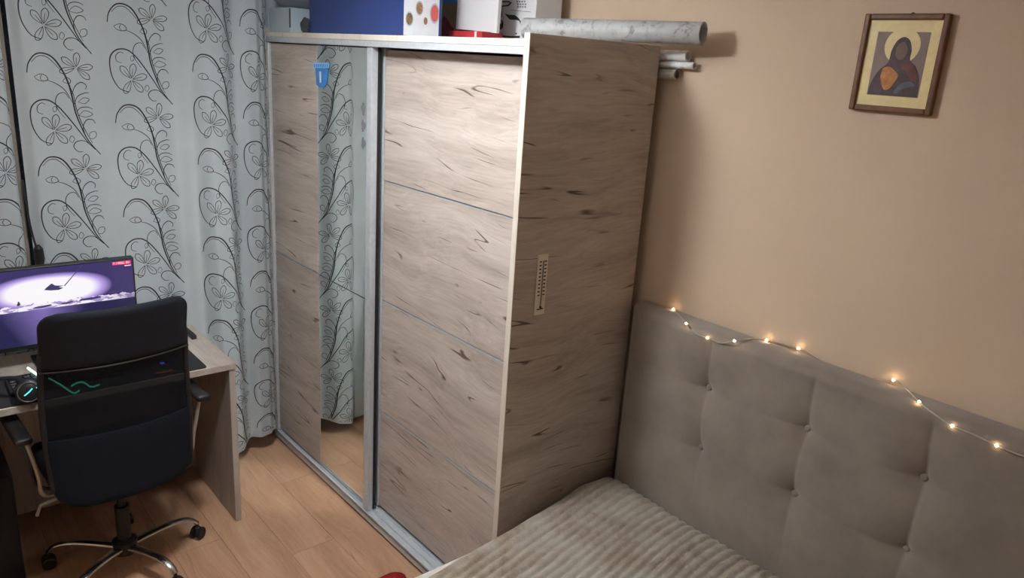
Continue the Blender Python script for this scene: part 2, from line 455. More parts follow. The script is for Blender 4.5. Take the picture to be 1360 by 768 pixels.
# thermometer on the wardrobe side
th = empty('thermometer', (0.003, -.47, 1.23)); tag(th, 'ivory strip thermometer fixed to the wardrobe side', 'thermometer')
c0, c1, c2, c3 = (at(px, py, 0, 0.0) for px, py in ((714, 337), (728, 337), (721, 418), (709, 418)))
yc, zb, zt = -.4705, 1.230, 1.434
ORG_th = ORG[th.name]
g = G(); g.box(.0005, .006, yc - .0215, yc + .0215, zb, zt, .002); g.build('plate', 'ivory', th)
G().tube([(.0075, yc, zb + .03), (.0075, yc, zt - .02)], .0022, 8).build('glass_tube', 'ink_mid', th)
G().ball((.0078, yc, zb + .027), .0048, 1).build('bulb', 'ink', th)
G().box(.006, .0066, yc - .014, yc + .014, zb + .018, zb + .022).build('clip', 'ink', th)
for k in range(10):
    z_ = zb + .066 + k * .0125
    g = G()
    g.box(.006, .0064, yc - .016, yc - .007, z_, z_ + .0045).box(.006, .0064, yc + .006, yc + .015, z_, z_ + .0045)
    g.build('scale_mark', 'ink', th)

# blue jar stuck to the door and small decals on the mirror
jar = empty('door_sticker', (-1.32, -.567, 1.86)); tag(jar, 'blue jar-shaped sticker where oak meets mirror on wardrobe door', 'sticker')
def stk(pts, mat, name, lay):
    P_ = [at(px, py, 1, yl0) for px, py in pts]
    return G().prism([(p.x, p.z) for p in P_], lambda u, v, d: Vector((u, yl0 - .0006 - lay * .001 - d, v)), .001).build(name, mat, jar)
stk([(419, 90), (436, 91), (434.5, 110), (431, 116), (424, 116), (420.5, 112)], 'blue_lite', 'body', 0)
stk([(416.5, 83), (437.5, 83.5), (437.5, 90), (416.5, 90)], 'sky_lid', 'lid', 1)
for k in range(7): stk([(418 + 2.8 * k, 85.2), (419.2 + 2.8 * k, 85.2), (419.2 + 2.8 * k, 89), (418 + 2.8 * k, 89)], 'blue_lite', 'rib', 2)
stk([(424.5, 95), (427, 95), (427, 110), (425, 110)], 'pvc', 'white_stroke', 1)  # narrow upright white stroke laid on the jar body
for k, (px, py) in enumerate(((482, 145), (482, 167), (482, 190))):
    c = at(px, py, 1, -.566)
    poly = [(.014 * math.cos(a) * (1 + .3 * math.sin(3 * a + k)), .022 * math.sin(a) * (1 + .2 * math.cos(4 * a))) for a in [2 * PI * i / 14 for i in range(14)]]
    o = G().prism(poly, lambda u, v, d: Vector((c.x + u, -.5652 - d, c.z + v)), .0008).build('mirror_sticker', 'ink_mid')
    tag(o, ['grey sticker on the mirror strip, topmost of three', 'grey sticker on the mirror strip, between two others', 'grey sticker on the mirror strip, lowest of three'][k], 'sticker', 'stickers on the mirror')

# ================================================================ CURTAINS
XC = -1.80
def fold_profile(y0, y1, folds, n=260):
    """folds: list of (y, depth) with smooth interpolation -> polyline with arc length"""
    pts = []
    for i in range(n + 1):
        yy = y0 + (y1 - y0) * i / n
        for (ya, da), (yb, db) in zip(folds, folds[1:]):
            if ya <= yy <= yb + 1e-9:
                t_ = (yy - ya) / (yb - ya); t_ = t_ * t_ * (3 - 2 * t_)
                pts.append((XC + da + (db - da) * t_, yy)); break
    s = [0.0]
    for a, b in zip(pts, pts[1:]): s.append(s[-1] + math.hypot(b[0] - a[0], b[1] - a[1]))
    return pts, s

class Curtain:
    def __init__(c, name, y0, y1, folds, label, hem, sway):
        c.pts, c.s = fold_profile(y0, y1, folds); c.z0, c.z1 = .04, 2.47
        c.y0, c.y1, c.hem, c.sway = y0, y1, hem, sway
        c.root = empty(name, (XC, (y0 + y1) / 2, c.z0)); tag(c.root, label, 'curtain', 'white floral curtains on the window wall')
        nu, nv = len(c.pts) - 1, 60
        g = G()
        def fn(u, v): return c.pos(c.s[int(round(u * nu))], c.z0 + (c.z1 - c.z0) * v)
        g.grid(fn, nu, nv)
        bmesh.ops.solidify(g.bm, geom=g.bm.faces[:], thickness=.0012)
        g.build('cloth', 'curtain', c.root, 60)
    def idx(c, s):
        import bisect
        i = max(0, min(len(c.s) - 2, bisect.bisect_right(c.s, s) - 1))
        return i, (s - c.s[i]) / max(1e-9, c.s[i + 1] - c.s[i])
    def pos(c, s, z):
        i, t_ = c.idx(s); a, b = c.pts[i], c.pts[i + 1]
        h = (z - c.z0) / (c.z1 - c.z0)
        x, y = a[0] + (b[0] - a[0]) * t_, a[1] + (b[1] - a[1]) * t_
        amp = .75 + .5 * (1 - h)                      # folds open out towards the hem
        x = XC + (x - XC) * amp + .010 * math.sin(5 * y + 3 * h) * (1 - h)
        y = y + c.sway(y, h)
        zz = z + (c.hem(y) if z <= c.z0 + 1e-6 else c.hem(y) * max(0, 1 - (z - c.z0) / .4))
        return Vector((x, y, zz))
    def surf(c, s, z, off):
        p = c.pos(s, z); ds = .004
        tu = c.pos(min(s + ds, c.s[-1]), z) - c.pos(max(s - ds, 0), z)
        tv = c.pos(s, min(z + .01, c.z1)) - c.pos(s, max(z - .01, c.z0))
        n = tu.cross(tv)
        if n.length < 1e-9: n = Vector((1, 0, 0))
        n.normalize()
        if n.x < 0: n = -n
        return p, n, off
    def s_at_y(c, y):
        for (a, b, sa, sb) in zip(c.pts, c.pts[1:], c.s, c.s[1:]):
            if a[1] <= y <= b[1]: return sa + (sb - sa) * (y - a[1]) / (b[1] - a[1])
        return None

# the printed motif, strokes as (u, v) in metres from its lower flower
def z2(zx, zy):
    p = at(zx / 2.132, zy / 2.132, 0, -1.80); return (p.y, p.z)
O0 = z2(155, 365)
def mp(*pts): return [(z2(a, b)[0] - O0[0], z2(a, b)[1] - O0[1]) for a, b in pts]
STROKES = []    # (points, width)
def S(w, *pts): STROKES.append((mp(*pts), w))
S(.0056, (74, 200), (78, 172), (98, 148), (125, 146), (152, 160), (178, 196), (196, 236), (206, 275), (214, 312), (228, 348), (250, 392), (285, 432))
S(.0026, (86, 170), (104, 154), (128, 154), (150, 170), (170, 192))
S(.0030, (192, 228), (208, 262), (216, 300), (228, 335), (246, 372), (262, 400))
S(.0046, (148, 402), (118, 392), (95, 362), (85, 325), (88, 296), (108, 279), (138, 279), (165, 296), (192, 325), (222, 362), (248, 396), (270, 418))
S(.0028, (134, 222), (160, 232), (186, 252), (205, 285))                      # bud stem
S(.0026, (95, 211), (112, 204), (128, 208), (136, 220), (122, 224), (104, 220), (95, 211))
S(.0022, (118, 206), (113, 214), (118, 222))
S(.0026, (122, 318), (106, 312), (104, 296), (116, 286), (128, 290))
S(.0026, (186, 330), (166, 306), (158, 282), (166, 262), (184, 258), (196, 274))
S(.0020, (150, 300), (158, 296), (162, 306), (154, 312), (150, 300))
S(.0030, (205, 262), (212, 240), (228, 228), (243, 236), (242, 248))
S(.0028, (211, 290), (220, 268), (240, 258), (252, 258))
S(.0022, (222, 284), (236, 272), (252, 276), (240, 288), (222, 284))
S(.0028, (218, 312), (228, 300), (248, 298), (262, 304))
S(.0022, (224, 322), (240, 308), (262, 318), (244, 326), (224, 322))
S(.0030, (240, 372), (236, 352), (246, 334), (262, 334), (270, 344))
S(.0022, (252, 384), (256, 370), (270, 368), (272, 380), (262, 388), (252, 384))
S(.0030, (262, 410), (240, 394), (218, 396), (210, 410), (222, 424), (236, 424))
S(.0020, (206, 400), (198, 392), (204, 380), (212, 388), (206, 400))
S(.0024, (178, 226), (188, 214), (200, 222), (196, 232), (178, 226))
def petal(cx, cy, ang, L, wd_):
    ca, sa = math.cos(ang), math.sin(ang)
    prof = [(.10, .0), (.32, .30), (.62, .50), (.85, .42), (1.0, .0), (.85, -.42), (.62, -.5), (.32, -.30), (.10, .0)]
    STROKES.append(([(cx + L * a * ca - wd_ * b * sa, cy + L * a * sa + wd_ * b * ca) for a, b in prof], .0026))
    STROKES.append(([(cx + L * .05 * ca, cy + L * .05 * sa), (cx + L * .4 * ca, cy + L * .4 * sa), (cx + L * .72 * ca, cy + L * .72 * sa)], .0020))
for a in (127, 78, 15, -50, -118): petal(0, 0, math.radians(a), .064, .025)
uf = mp((215, 188))[0]
for a in (140, 82, 8, -42, 196): petal(uf[0], uf[1], math.radians(a), .060, .022)
SAMPLED = [(cr([(a, b, 0) for a, b in p], 7), w) for p, w in STROKES]

def floral(cu, columns):
    g = G(); bm = g.bm; smax = cu.s[-1]
    for s0, zoff in columns:
        z = zoff
        while z > -.3:
            for pts, w in SAMPLED:
                prev = None; n = len(pts)
                for i, p in enumerate(pts):
                    s_, z_ = s0 + p.x, z + p.y
                    if not (.002 < s_ < smax - .002 and cu.z0 + .01 < z_ < cu.z1 - .01): prev = None; continue
                    q = pts[min(i + 1, n - 1)] - pts[max(i - 1, 0)]
                    nx, nz = -q.y, q.x; l = math.hypot(nx, nz) or 1
                    tt = i / (n - 1); ww = w * .56 * (.55 + .45 * math.sin(PI * min(1, max(0, tt))))
                    nx, nz = nx / l * ww, nz / l * ww
                    P0, N, _ = cu.surf(s_, z_, 0)
                    a = cu.pos(min(max(s_ + nx, 0), smax), z_ + nz) + N * .0013
                    b = cu.pos(min(max(s_ - nx, 0), smax), z_ - nz) + N * .0013
                    cur = (bm.verts.new(a), bm.verts.new(b))
                    if prev: bm.faces.new((prev[0], prev[1], cur[1], cur[0]))
                    prev = cur
            z -= .3985
    g.build('floral_print', 'line', cu.root, 0)

folds_r = [(-1.605, -.018), (-1.56, .010), (-1.47, -.006), (-1.36, .004), (-1.27, -.004), (-1.13, -.012), (-1.03, .026), (-.965, .034), (-.90, .092), (-.84, .092), (-.765, .030), (-.72, .066), (-.675, .062), (-.640, .036), (-.604, -.002)]
cr_ = Curtain('curtain', -1.603, -.606, folds_r, 'white floral curtain hanging beside the wardrobe', lambda y: .035 + .03 * math.sin(9 * y + 1.2), lambda y, h: .012 * (1 - h) * (y + 1.1) if h < 1 else 0)
cols = []
for px, py, half_ in ((72.7, 173.5, 0), (174.5, 105.5, 1), (281, 166, 0), (342, 105, 1)):
    xx = XC
    for _ in range(6):
        p = at(px, py, 0, xx); sa = cr_.s_at_y(min(max(p.y, -1.602), -.63)); xx = cr_.pos(sa, p.z).x
    cols.append((sa, p.z + .3985))
floral(cr_, cols)
folds_l = [(-2.60, .0), (-2.48, .025), (-2.36, -.01), (-2.22, .022), (-2.08, -.012), (-1.92, .02), (-1.80, -.004), (-1.69, .016), (-1.645, .012), (-1.632, -.012)]
cl_ = Curtain('curtain', -2.60, -1.634, folds_l, 'white floral curtain behind the monitor beside the dark gap', lambda y: .03 + .02 * math.sin(7 * y), lambda y, h: 0)
floral(cl_, [(cl_.s_at_y(yy), z_) for yy, z_ in ((-2.27, 2.28), (-1.975, 2.075), (-1.672, 2.280))])
G().tube([(XC - .028, -1.63, .08), (XC - .028, -1.63, 2.46)], .012, 8, flat=.4).build('lining_edge', 'lining', cl_.root)
# curtain rail
rl = G().box(XC - .03, XC + .03, -2.75, -.02, 2.475, 2.50, .004).build('curtain_rail', 'pvc'); tag(rl, 'white curtain rail under the ceiling', 'rail')
for yy in (-2.7, -1.4, -.1):
    G().box(XC - .012, XC + .012, yy - .012, yy + .012, 2.50, ZC).build('bracket', 'pvc', rl)

# ================================================================ DESK
DX, DY0, DY1, DZ = -1.212, -2.42, -1.022, .75
dk = empty('desk', (-1.47, -1.7, 0)); tag(dk, 'pale grey ash computer desk with a panel side', 'desk')
B('desk_top', 'desk', dk, -1.752, DX, DY0, DY1, DZ - .026, DZ)
B('side_panel', 'deskz', dk, -1.748, DX - .006, DY1 - .028, DY1 - .002, 0.003, DZ - .0262)
B('side_panel', 'deskz', dk, -1.748, DX - .006, DY0 + .002, DY0 + .028, 0.003, DZ - .0262)
B('modesty_panel', 'deskz', dk, -1.735, -1.719, DY0 + .0285, DY1 - .0285, .04, DZ - .0265)

pcx = empty('added_computer_case', (-1.5, -1.93, 0)); tag(pcx, 'guessed black computer case added to darken the space under the desk', 'computer')  # guessed case, added so the space under the desk turns out dark
B('body', 'black', pcx, -1.70, -1.29, -2.04, -1.83, .012, .46, bev=.004)
B('front_panel', 'leather', pcx, -1.289, -1.275, -2.036, -1.834, .014, .456, bev=.005)
for x in (-1.66, -1.33):
    for y in (-2.01, -1.86): G().lathe([(.014, 0), (.012, .0118)], (x, y, 0), 12).build('foot', 'black', pcx)

# mouse pad, monitor, keyboard, mouse, headset
def rrect(x0, x1, y0, y1, r, n=6):
    out = []
    for cx, cy, a0 in ((x1 - r, y1 - r, 0), (x0 + r, y1 - r, 90), (x0 + r, y0 + r, 180), (x1 - r, y0 + r, 270)):
        for k in range(n + 1):
            a = math.radians(a0 + 90 * k / n); out.append((cx + r * math.cos(a), cy + r * math.sin(a)))
    return out
o = G().prism(rrect(-1.50, -1.222, -2.05, -1.135, .015), lambda u, v, d: Vector((u, v, DZ + .0003 + d)), .0035).build('mouse_pad', 'pad')
tag(o, 'wide black desk mat under keyboard and headset', 'mat')
mo = empty('monitor', (-1.58, -1.57, DZ)); tag(mo, 'flat black monitor showing a violet night scene', 'monitor')
my0, my1, mz0, mz1, mx = -1.842, -1.298, .833, 1.158, -1.55
B('case', 'black', mo, mx - .035, mx, my0, my1, mz0, mz1, bev=.004)
t = NT('screen_picture'); v = t.obj()
sx = t.node('ShaderNodeSeparateXYZ'); t.l.new(v, sx.inputs[0])
# normalised screen coordinates: a along the width, b up
a_ = t.math('DIVIDE', sx.outputs[1], (my1 - my0) / 2); b_ = t.math('DIVIDE', t.math('SUBTRACT', sx.outputs[2], (mz0 + mz1) / 2 - DZ), (mz1 - mz0) / 2)
mo_off = (my0 + my1) / 2 + 1.57
a_ = t.math('DIVIDE', t.math('SUBTRACT', sx.outputs[1], mo_off), (my1 - my0) / 2)
nz = t.noise(t.node('ShaderNodeCombineXYZ', {0: t.math('MULTIPLY', a_, 5.0), 1: t.math('MULTIPLY', b_, 9.0)}).outputs[0], 1.0, 5, .6)
hz = t.math('ADD', .10, t.math('MULTIPLY', t.math('SUBTRACT', t.noise(t.node('ShaderNodeCombineXYZ', {0: t.math('MULTIPLY', a_, 7.0)}).outputs[0], 1, 5, .6), .5), .30))
r2 = t.math('ADD', t.math('POWER', t.math('ABSOLUTE', t.math('DIVIDE', t.math('ADD', a_, .12), .80)), 2.2), t.math('POWER', t.math('ABSOLUTE', t.math('DIVIDE', t.math('SUBTRACT', b_, .38), .44)), 2.2))
gl = t.ramp(r2, [(.0, (1, .98, 1, 1)), (.42, (1, .95, 1, 1)), (.66, (.50, .36, .85, 1)), (1.0, (.045, .035, .14, 1))])
above = t.math('GREATER_THAN', b_, hz)
land = t.mix(t.math('GREATER_THAN', nz, .5), (.40, .30, .62, 1), (.95, .9, 1, 1))
land = t.mix(t.math('MINIMUM', t.math('MAXIMUM', t.math('SUBTRACT', t.math('ABSOLUTE', t.math('ADD', a_, .12)), .62), 0.0), 1.0), land, (.03, .025, .1, 1))
sea = t.mix(t.math('MINIMUM', t.math('MAXIMUM', t.math('ADD', t.math('MULTIPLY', t.math('ABSOLUTE', t.math('ADD', a_, .25)), 1.7), t.math('MULTIPLY', b_, -.55)), 0.0), 1.0), t.mix(nz, (.30, .22, .62, 1), (.16, .12, .36, 1)), (.020, .016, .075, 1))
low = t.mix(t.math('GREATER_THAN', b_, -.04), sea, land)
col = t.mix(above, low, gl)
t.base((.01, .01, .01, 1), .25); t.put(t.b, 'Emission Color', col); t.put(t.b, 'Emission Strength', .95)
MAT['screen'] = t.m
sc_ = G().box(mx, mx + .001, my0 + .007, my1 - .007, mz0 + .018, mz1 - .008).build('screen', 'screen', mo)
def scr(u, v, d): return Vector((mx + .0011 + d, (my0 + my1) / 2 + u * (my1 - my0) / 2, (mz0 + mz1) / 2 + v * (mz1 - mz0) / 2))
MAT['screen_dark'] = glow('dark_screen_shape', (.05, .04, .12, 1), .9)
G().prism([(-.20, .42), (-.12, .39), (-.02, .38), (.04, .42), (-.02, .45), (.05, .47), (-.06, .50), (-.10, .56), (-.17, .47)], scr, .0004).build('silhouette', 'screen_dark', sc_)
G().prism([(.05, .47), (.30, .93), (.312, .93), (.062, .46)], scr, .0004).build('silhouette', 'screen_dark', sc_)
for a0, b0, a1, b1 in ((-.35, .00, -.12, .05), (-.02, .02, .15, .06), (.22, .04, .52, .10), (.62, .14, .82, .20), (-.55, .12, -.50, .22)):
    pl = [(a0, b0), ((a0 + a1) / 2, b0 - .012), (a1, b0 + .02), (a1 - .02, b1), ((a0 * 2 + a1) / 3, b1 - .015), (a0 + .02, b1 - .02)]
    G().prism(pl, scr, .0004).build('silhouette', 'screen_dark', sc_)
MAT['screen_red'] = glow('red_screen_text', (.75, .03, .10, 1), .8)
MAT['screen_pink'] = glow('pink_screen_text', (1, .62, .72, 1), .95)
G().prism([(.70, .84), (.955, .835), (.955, .925), (.70, .915)], scr, .0003).build('status_bar', 'screen_red', sc_)
G().prism([(.865, .790), (.955, .790), (.955, .812), (.865, .812)], scr, .0003).build('status_bar', 'screen_pink', sc_)
def text_mesh(body, size, place, mat, parent, name='lettering'):
    cu = bpy.data.curves.new('t', 'FONT'); cu.body = body; cu.size = size; cu.resolution_u = 2
    tmp = bpy.data.objects.new('t', cu); C.objects.link(tmp)
    dg = bpy.context.evaluated_depsgraph_get(); me = bpy.data.meshes.new_from_object(tmp.evaluated_get(dg))
    bpy.data.objects.remove(tmp); g = G(); g.bm.from_mesh(me); bpy.data.meshes.remove(me)
    for v in g.bm.verts: v.co = place(v.co.x, v.co.y)
    return g.build(name, mat, parent, 0)
text_mesh('7:1986L', .0135, lambda u, v: Vector((mx + .0016, (my0 + my1) / 2 + .71 * .272 + u, (mz0 + mz1) / 2 + .855 * .1625 + v)), 'screen_pink', sc_)
text_mesh('80', .0135, lambda u, v: Vector((mx + .0016, (my0 + my1) / 2 + .885 * .272 + u, (mz0 + mz1) / 2 + .855 * .1625 + v)), 'screen_pink', sc_)
g = G(); g.box(-1.63, -1.60, -1.60, -1.54, DZ + .012, .95, .004); g.box(-1.61, mx - .03, -1.60, -1.54, .90, .95, .004)
g.build('stand', 'black', mo)
G().box(-1.68, -1.515, -1.68, -1.46, DZ, DZ + .012, .004).build('foot', 'black', mo)

kb = empty('keyboard', (-1.37, -1.60, DZ + .004)); tag(kb, 'low black keyboard with green light strips on desk mat', 'keyboard')
B('body', 'black', kb, -1.445, -1.300, -1.80, -1.43, DZ + .004, DZ + .020, bev=.004)
key = None
for r in range(5):
    for c in range(15):
        x0, y0 = -1.438 + r * .0265, -1.792 + c * .0238
        if key is None:
            key = G().box(-.0105, .0105, -.0098, .0098, 0, .007, .002, 1).build('key', 'black'); kmesh = key.data; o = key
        else:
            o = bpy.data.objects.new('key', kmesh); C.objects.link(o)
        o.parent = kb; o.location = Vector((x0 + .0115, y0 + .011, DZ + .0201)) - ORG[kb.name]
def strip(pxs, mat, zz, rad, parent):
    pts = [at(px, py, 2, zz) for px, py in pxs]
    return G().tube(cr(pts, 4), rad, 6).build('light_strip', mat, parent)
for k in range(1):
    strip([(37, 489), (44, 494), (51, 499)], 'green_hot', DZ + .030, .0045, kb)
    strip([(65, 503), (80, 511), (97, 522), (105, 519)], 'green_led', DZ + .026, .0032, kb)
    strip([(95, 513), (102, 509), (111, 508), (121, 514), (132, 511)], 'green_led', DZ + .026, .0030, kb)
ms = empty('mouse', (-1.30, -1.30, DZ + .004)); tag(ms, 'black computer mouse with blue and red glow behind the chair back', 'mouse')
mc = at(213, 484, 2, DZ + .03)
G().ball((mc.x, mc.y, DZ + .004), 1, 2, (.058, .033, .036)).build('shell', 'black', ms)
for v in ms.children[0].data.vertices:
    if v.co.z < 0: v.co.z = 0
G().ball((mc.x + .012, mc.y + .004, DZ + .038), 1, 1, (.012, .010, .004)).build('logo_light', 'blue_led', ms)
G().tube([(mc.x + .045 + .02 * math.cos(a), mc.y + .030 * math.sin(a), DZ + .016 + .004 * math.cos(a)) for a in [2 * PI * k / 16 for k in range(16)]], .0016, 6, close=True).build('ring_light', 'red_led', ms)

hs = empty('headset', (-1.27, -1.77, DZ + .004)); tag(hs, 'black over-ear headset with teal light on desk mat edge', 'headset')
hc = at(38, 518, 2, DZ + .055)
def cup(c, ang, name):
    rot = Matrix.Translation(c) @ Matrix.Rotation(ang, 4, 'Z') @ Matrix.Rotation(math.radians(-12), 4, 'Y')
    g = G().lathe([(.030, -.024), (.041, -.016), (.043, 0), (.040, .012), (.030, .020), (.012, .023)], axis=0, n=24)
    for v in g.bm.verts: v.co = rot @ v.co
    cp = g.build(name, 'black', hs)
    g = G().lathe([(.028, -.042), (.040, -.040), (.044, -.030), (.040, -.0235), (.028, -.0235)], axis=0, n=24)
    for v in g.bm.verts: v.co = rot @ v.co
    g.build('ear_pad', 'leather', cp)
    g = G().tube([(.0215, .034 * math.cos(a), .034 * math.sin(a)) for a in [2 * PI * k / 28 for k in range(28)]], .0022, 6, close=True)
    for v in g.bm.verts: v.co = rot @ v.co
    g.build('rim', 'alu_dark', cp)
    g = G().tube([(.024, -.014, -.010), (.0245, 0, .0), (.0235, .012, .012)], .0026, 6)
    g.tube([(.023, .024, .012), (.0235, .027, .013)], .003, 6)
    for v in g.bm.verts: v.co = rot @ v.co
    g.build('light_strip', 'teal_led', cp)
    return cp
ca_, cb_ = Vector((hc.x, hc.y, DZ + .050)), Vector((hc.x - .02, hc.y - .17, DZ + .050))
cup(ca_, math.radians(-8), 'ear_cup'); cup(cb_, math.radians(170), 'ear_cup')
G().tube(cr([ca_ + Vector((-.012, -.01, .030)), ca_ + Vector((-.05, -.03, .038)), ca_ + Vector((-.10, -.09, .03)), cb_ + Vector((-.08, .05, .034)), cb_ + Vector((-.02, .01, .030))], 8), .012, 10, flat=.5).build('headband', 'leather', hs)

o = G()
wp = [at(q[0], q[1], 2, DZ + .001) for q in ((246, 436), (267, 449), (262, 452), (244, 441))]
vs = [Vector((p.x, p.y, DZ + .001)) for p in wp] 
cxw = sum((v for v in vs), Vector()) / 4
o.box(-1.70, -1.56, -1.085, -1.062, DZ + .0005, DZ + .020, .004)
o = o.build('router', 'black'); tag(o, 'thin black device lying on the rear corner of desk', 'device')
# dark power lead hanging in the gap between the curtains
ld = G().tube(cr([(-1.80, -1.618, 1.45), (-1.79, -1.612, 1.28), (-1.77, -1.60, 1.16), (-1.74, -1.585, 1.02), (-1.73, -1.58, DZ + .06), (-1.735, -1.56, DZ + .008)], 8), .004, 8).build('power_lead', 'black')
tag(ld, 'black power lead hanging between the curtains behind monitor', 'cable')
G().lathe([(.006, .09), (.017, .075), (.019, .03), (.012, 0)], (-1.775, -1.595, 1.10), 14).build('plug', 'black', ld)

# ================================================================ OFFICE CHAIR (built facing -x at the origin, then turned)
ch = empty('office_chair'); tag(ch, 'black mesh office chair with chrome star base at the desk', 'chair')
def legang(k): return math.radians(91 + 72 * k)
hub = G().lathe([(.028, .055), (.043, .065), (.045, .118), (.030, .128)], n=24).build('hub', 'black', ch)
for k in range(5):
    a = legang(k); ca, sa = math.cos(a), math.sin(a)
    prof = [(.035, .092), (.10, .103), (.17, .111), (.225, .108), (.262, .094), (.283, .072)]
    lg = G().tube([(r * ca, r * sa, h) for r, h in cr_pts] if False else [Vector((p.x * ca, p.x * sa, p.y)) for p in cr([(r, h, 0) for r, h in prof], 5)], [.020 - .006 * i / 25 for i in range(26)], 12, flat=.62).build('leg', 'chrome', ch)
    g = G(); c = Vector((.285 * ca, .285 * sa, 0)); tn = Vector((-math.sin(a + .5), math.cos(a + .5), 0)); rd = Vector((tn.y, -tn.x, 0))
    for s_ in (-1, 1):
        rs = []
        for rr, w_ in ((.018, .006), (.026, .008), (.026, .020), (.020, .024)):
            rs.append([c + Vector((0, 0, .0265)) + tn * (s_ * w_) + (rd * math.cos(2 * PI * j / 20) + Vector((0, 0, 1)) * math.sin(2 * PI * j / 20)) * rr for j in range(20)])
        g.rings(rs)
    cs = g.build('caster', 'black', ch)
    g = G(); g.tube([c + Vector((0, 0, .03)), c + Vector((0, 0, .078))], .007, 8); g.ball(c + Vector((0, 0, .045)), 1, 1, (.014, .014, .016)); g.build('caster_hood', 'black', cs)
G().lathe([(.026, .125), (.026, .27), (.016, .271), (.016, .40)], n=20).build('gas_lift', 'black', ch)
g = G(); g.box(-.10, .12, -.09, .09, .395, .425, .006); g.build('seat_plate', 'black', ch)
G().box(-.275, .155, -.235, .235, .425, .500, .03, 4).build('seat', 'leather', ch)
# back: shell curved about the sitter, upright profile leaning back
HB0, HB1 = .440, 1.165
def back_pt(u, v, off=0.0):
    z = HB0 + (HB1 - HB0) * v
    halfw = (.232 + .012 * math.sin(PI * min(1, v * 1.2))) * (1 if v > .10 else 1)
    y = (u * 2 - 1) * halfw
    x = .232 + .035 * v + .055 * max(0, v - .55) ** 1.3 + .030 * math.sin(PI * v) * -1
    x -= .050 * (abs(u * 2 - 1) ** 2)
    return Vector((x + off, y - .020, z))
def back_sheet(v0, v1, th, rtop, rbot, name, mat, parent, extra=0.0, nu=24, nv=20):
    g = G()
    def shape(u, v):
        vv = v0 + (v1 - v0) * v
        z_rel_top = (v1 - vv) * (HB1 - HB0); z_rel_bot = (vv - v0) * (HB1 - HB0)
        hw = .24; k = 1.0
        if rtop and z_rel_top < rtop: k = 1 - (rtop - math.sqrt(max(0, rtop ** 2 - (rtop - z_rel_top) ** 2))) / hw
        if rbot and z_rel_bot < rbot: k = 1 - (rbot - math.sqrt(max(0, rbot ** 2 - (rbot - z_rel_bot) ** 2))) / hw
        return .5 + (u - .5) * k, vv
    def front(u, v):
        uu, vv = shape(u, v); return back_pt(uu, vv, -th / 2)
    def rear(u, v):
        uu, vv = shape(u, v); e = min(1, min(u, 1 - u) / .08) * (min(1, min(v, 1 - v) / .08) if extra else 1)
        return back_pt(uu, vv, th / 2 + extra * math.sqrt(max(0, e)))
    a = g.grid(front, nu, nv); b = g.grid(rear, nu, nv, True)
    for i in range(nu):
        g.bm.faces.new((a[i][0], b[i][0], b[i + 1][0], a[i + 1][0])); g.bm.faces.new((a[i][nv], a[i + 1][nv], b[i + 1][nv], b[i][nv]))
    for j in range(nv):
        g.bm.faces.new((a[0][j], a[0][j + 1], b[0][j + 1], b[0][j])); g.bm.faces.new((a[nu][j], b[nu][j], b[nu][j + 1], a[nu][j + 1]))
    return g.build(name, mat, parent, 50)
back_sheet(.715, 1.0, .016, .055, 0, 'headrest_band', 'leather', ch, .010)
back_sheet(.36, .712, .004, 0, 0, 'mesh_back', 'mesh', ch)
back_sheet(.0, .358, .014, 0, .085, 'lumbar_pad', 'mesh_dense', ch, .004)
for s_ in (0.012, .988): G().tube([back_pt(s_, v / 20) for v in range(2, 17)], .010, 8).build('back_frame', 'black', ch)
G().tube([back_pt(u / 20, .713, .012) for u in range(0, 21)], .0035, 6).build('seam_piping', 'black', ch)
G().tube(cr([(.06, -.01, .41), (.16, -.015, .412), (.195, -.02, .44), (.20, -.02, .52), (.20, -.02, .58)], 6), .018, 10, flat=.5).build('back_support', 'black', ch)
for s_ in (-1, 1):
    y = s_ * .305
    ar = G().box(-.16, .10, y - .027, y + .027, .665, .692, .012, 3).build('armrest', 'black', ch)
    G().tube(cr([(.070, y * .97, .667), (.066, y * .93, .60), (.058, y * .885, .52), (.04, y * .86, .44), (.02, y * .7, .413), (.0, y * .30, .410)], 6), .007, 8).build('arm_support', 'steel', ar)
    G().tube(cr([(-.13, y * .97, .667), (-.10, y * .93, .60), (-.07, y * .885, .52), (-.04, y * .86, .44), (-.02, y * .7, .413), (.0, y * .32, .409)], 6), .007, 8).build('arm_support', 'black', ar)
G().tube([(.03, -.08, .41), (.05, -.22, .41), (.055, -.275, .405), (.058, -.29, .37)], .006, 8).build('lever', 'steel', ch)
ch.location = (-1.175, -1.505, 0); ch.rotation_euler = (0, 0, math.radians(3))

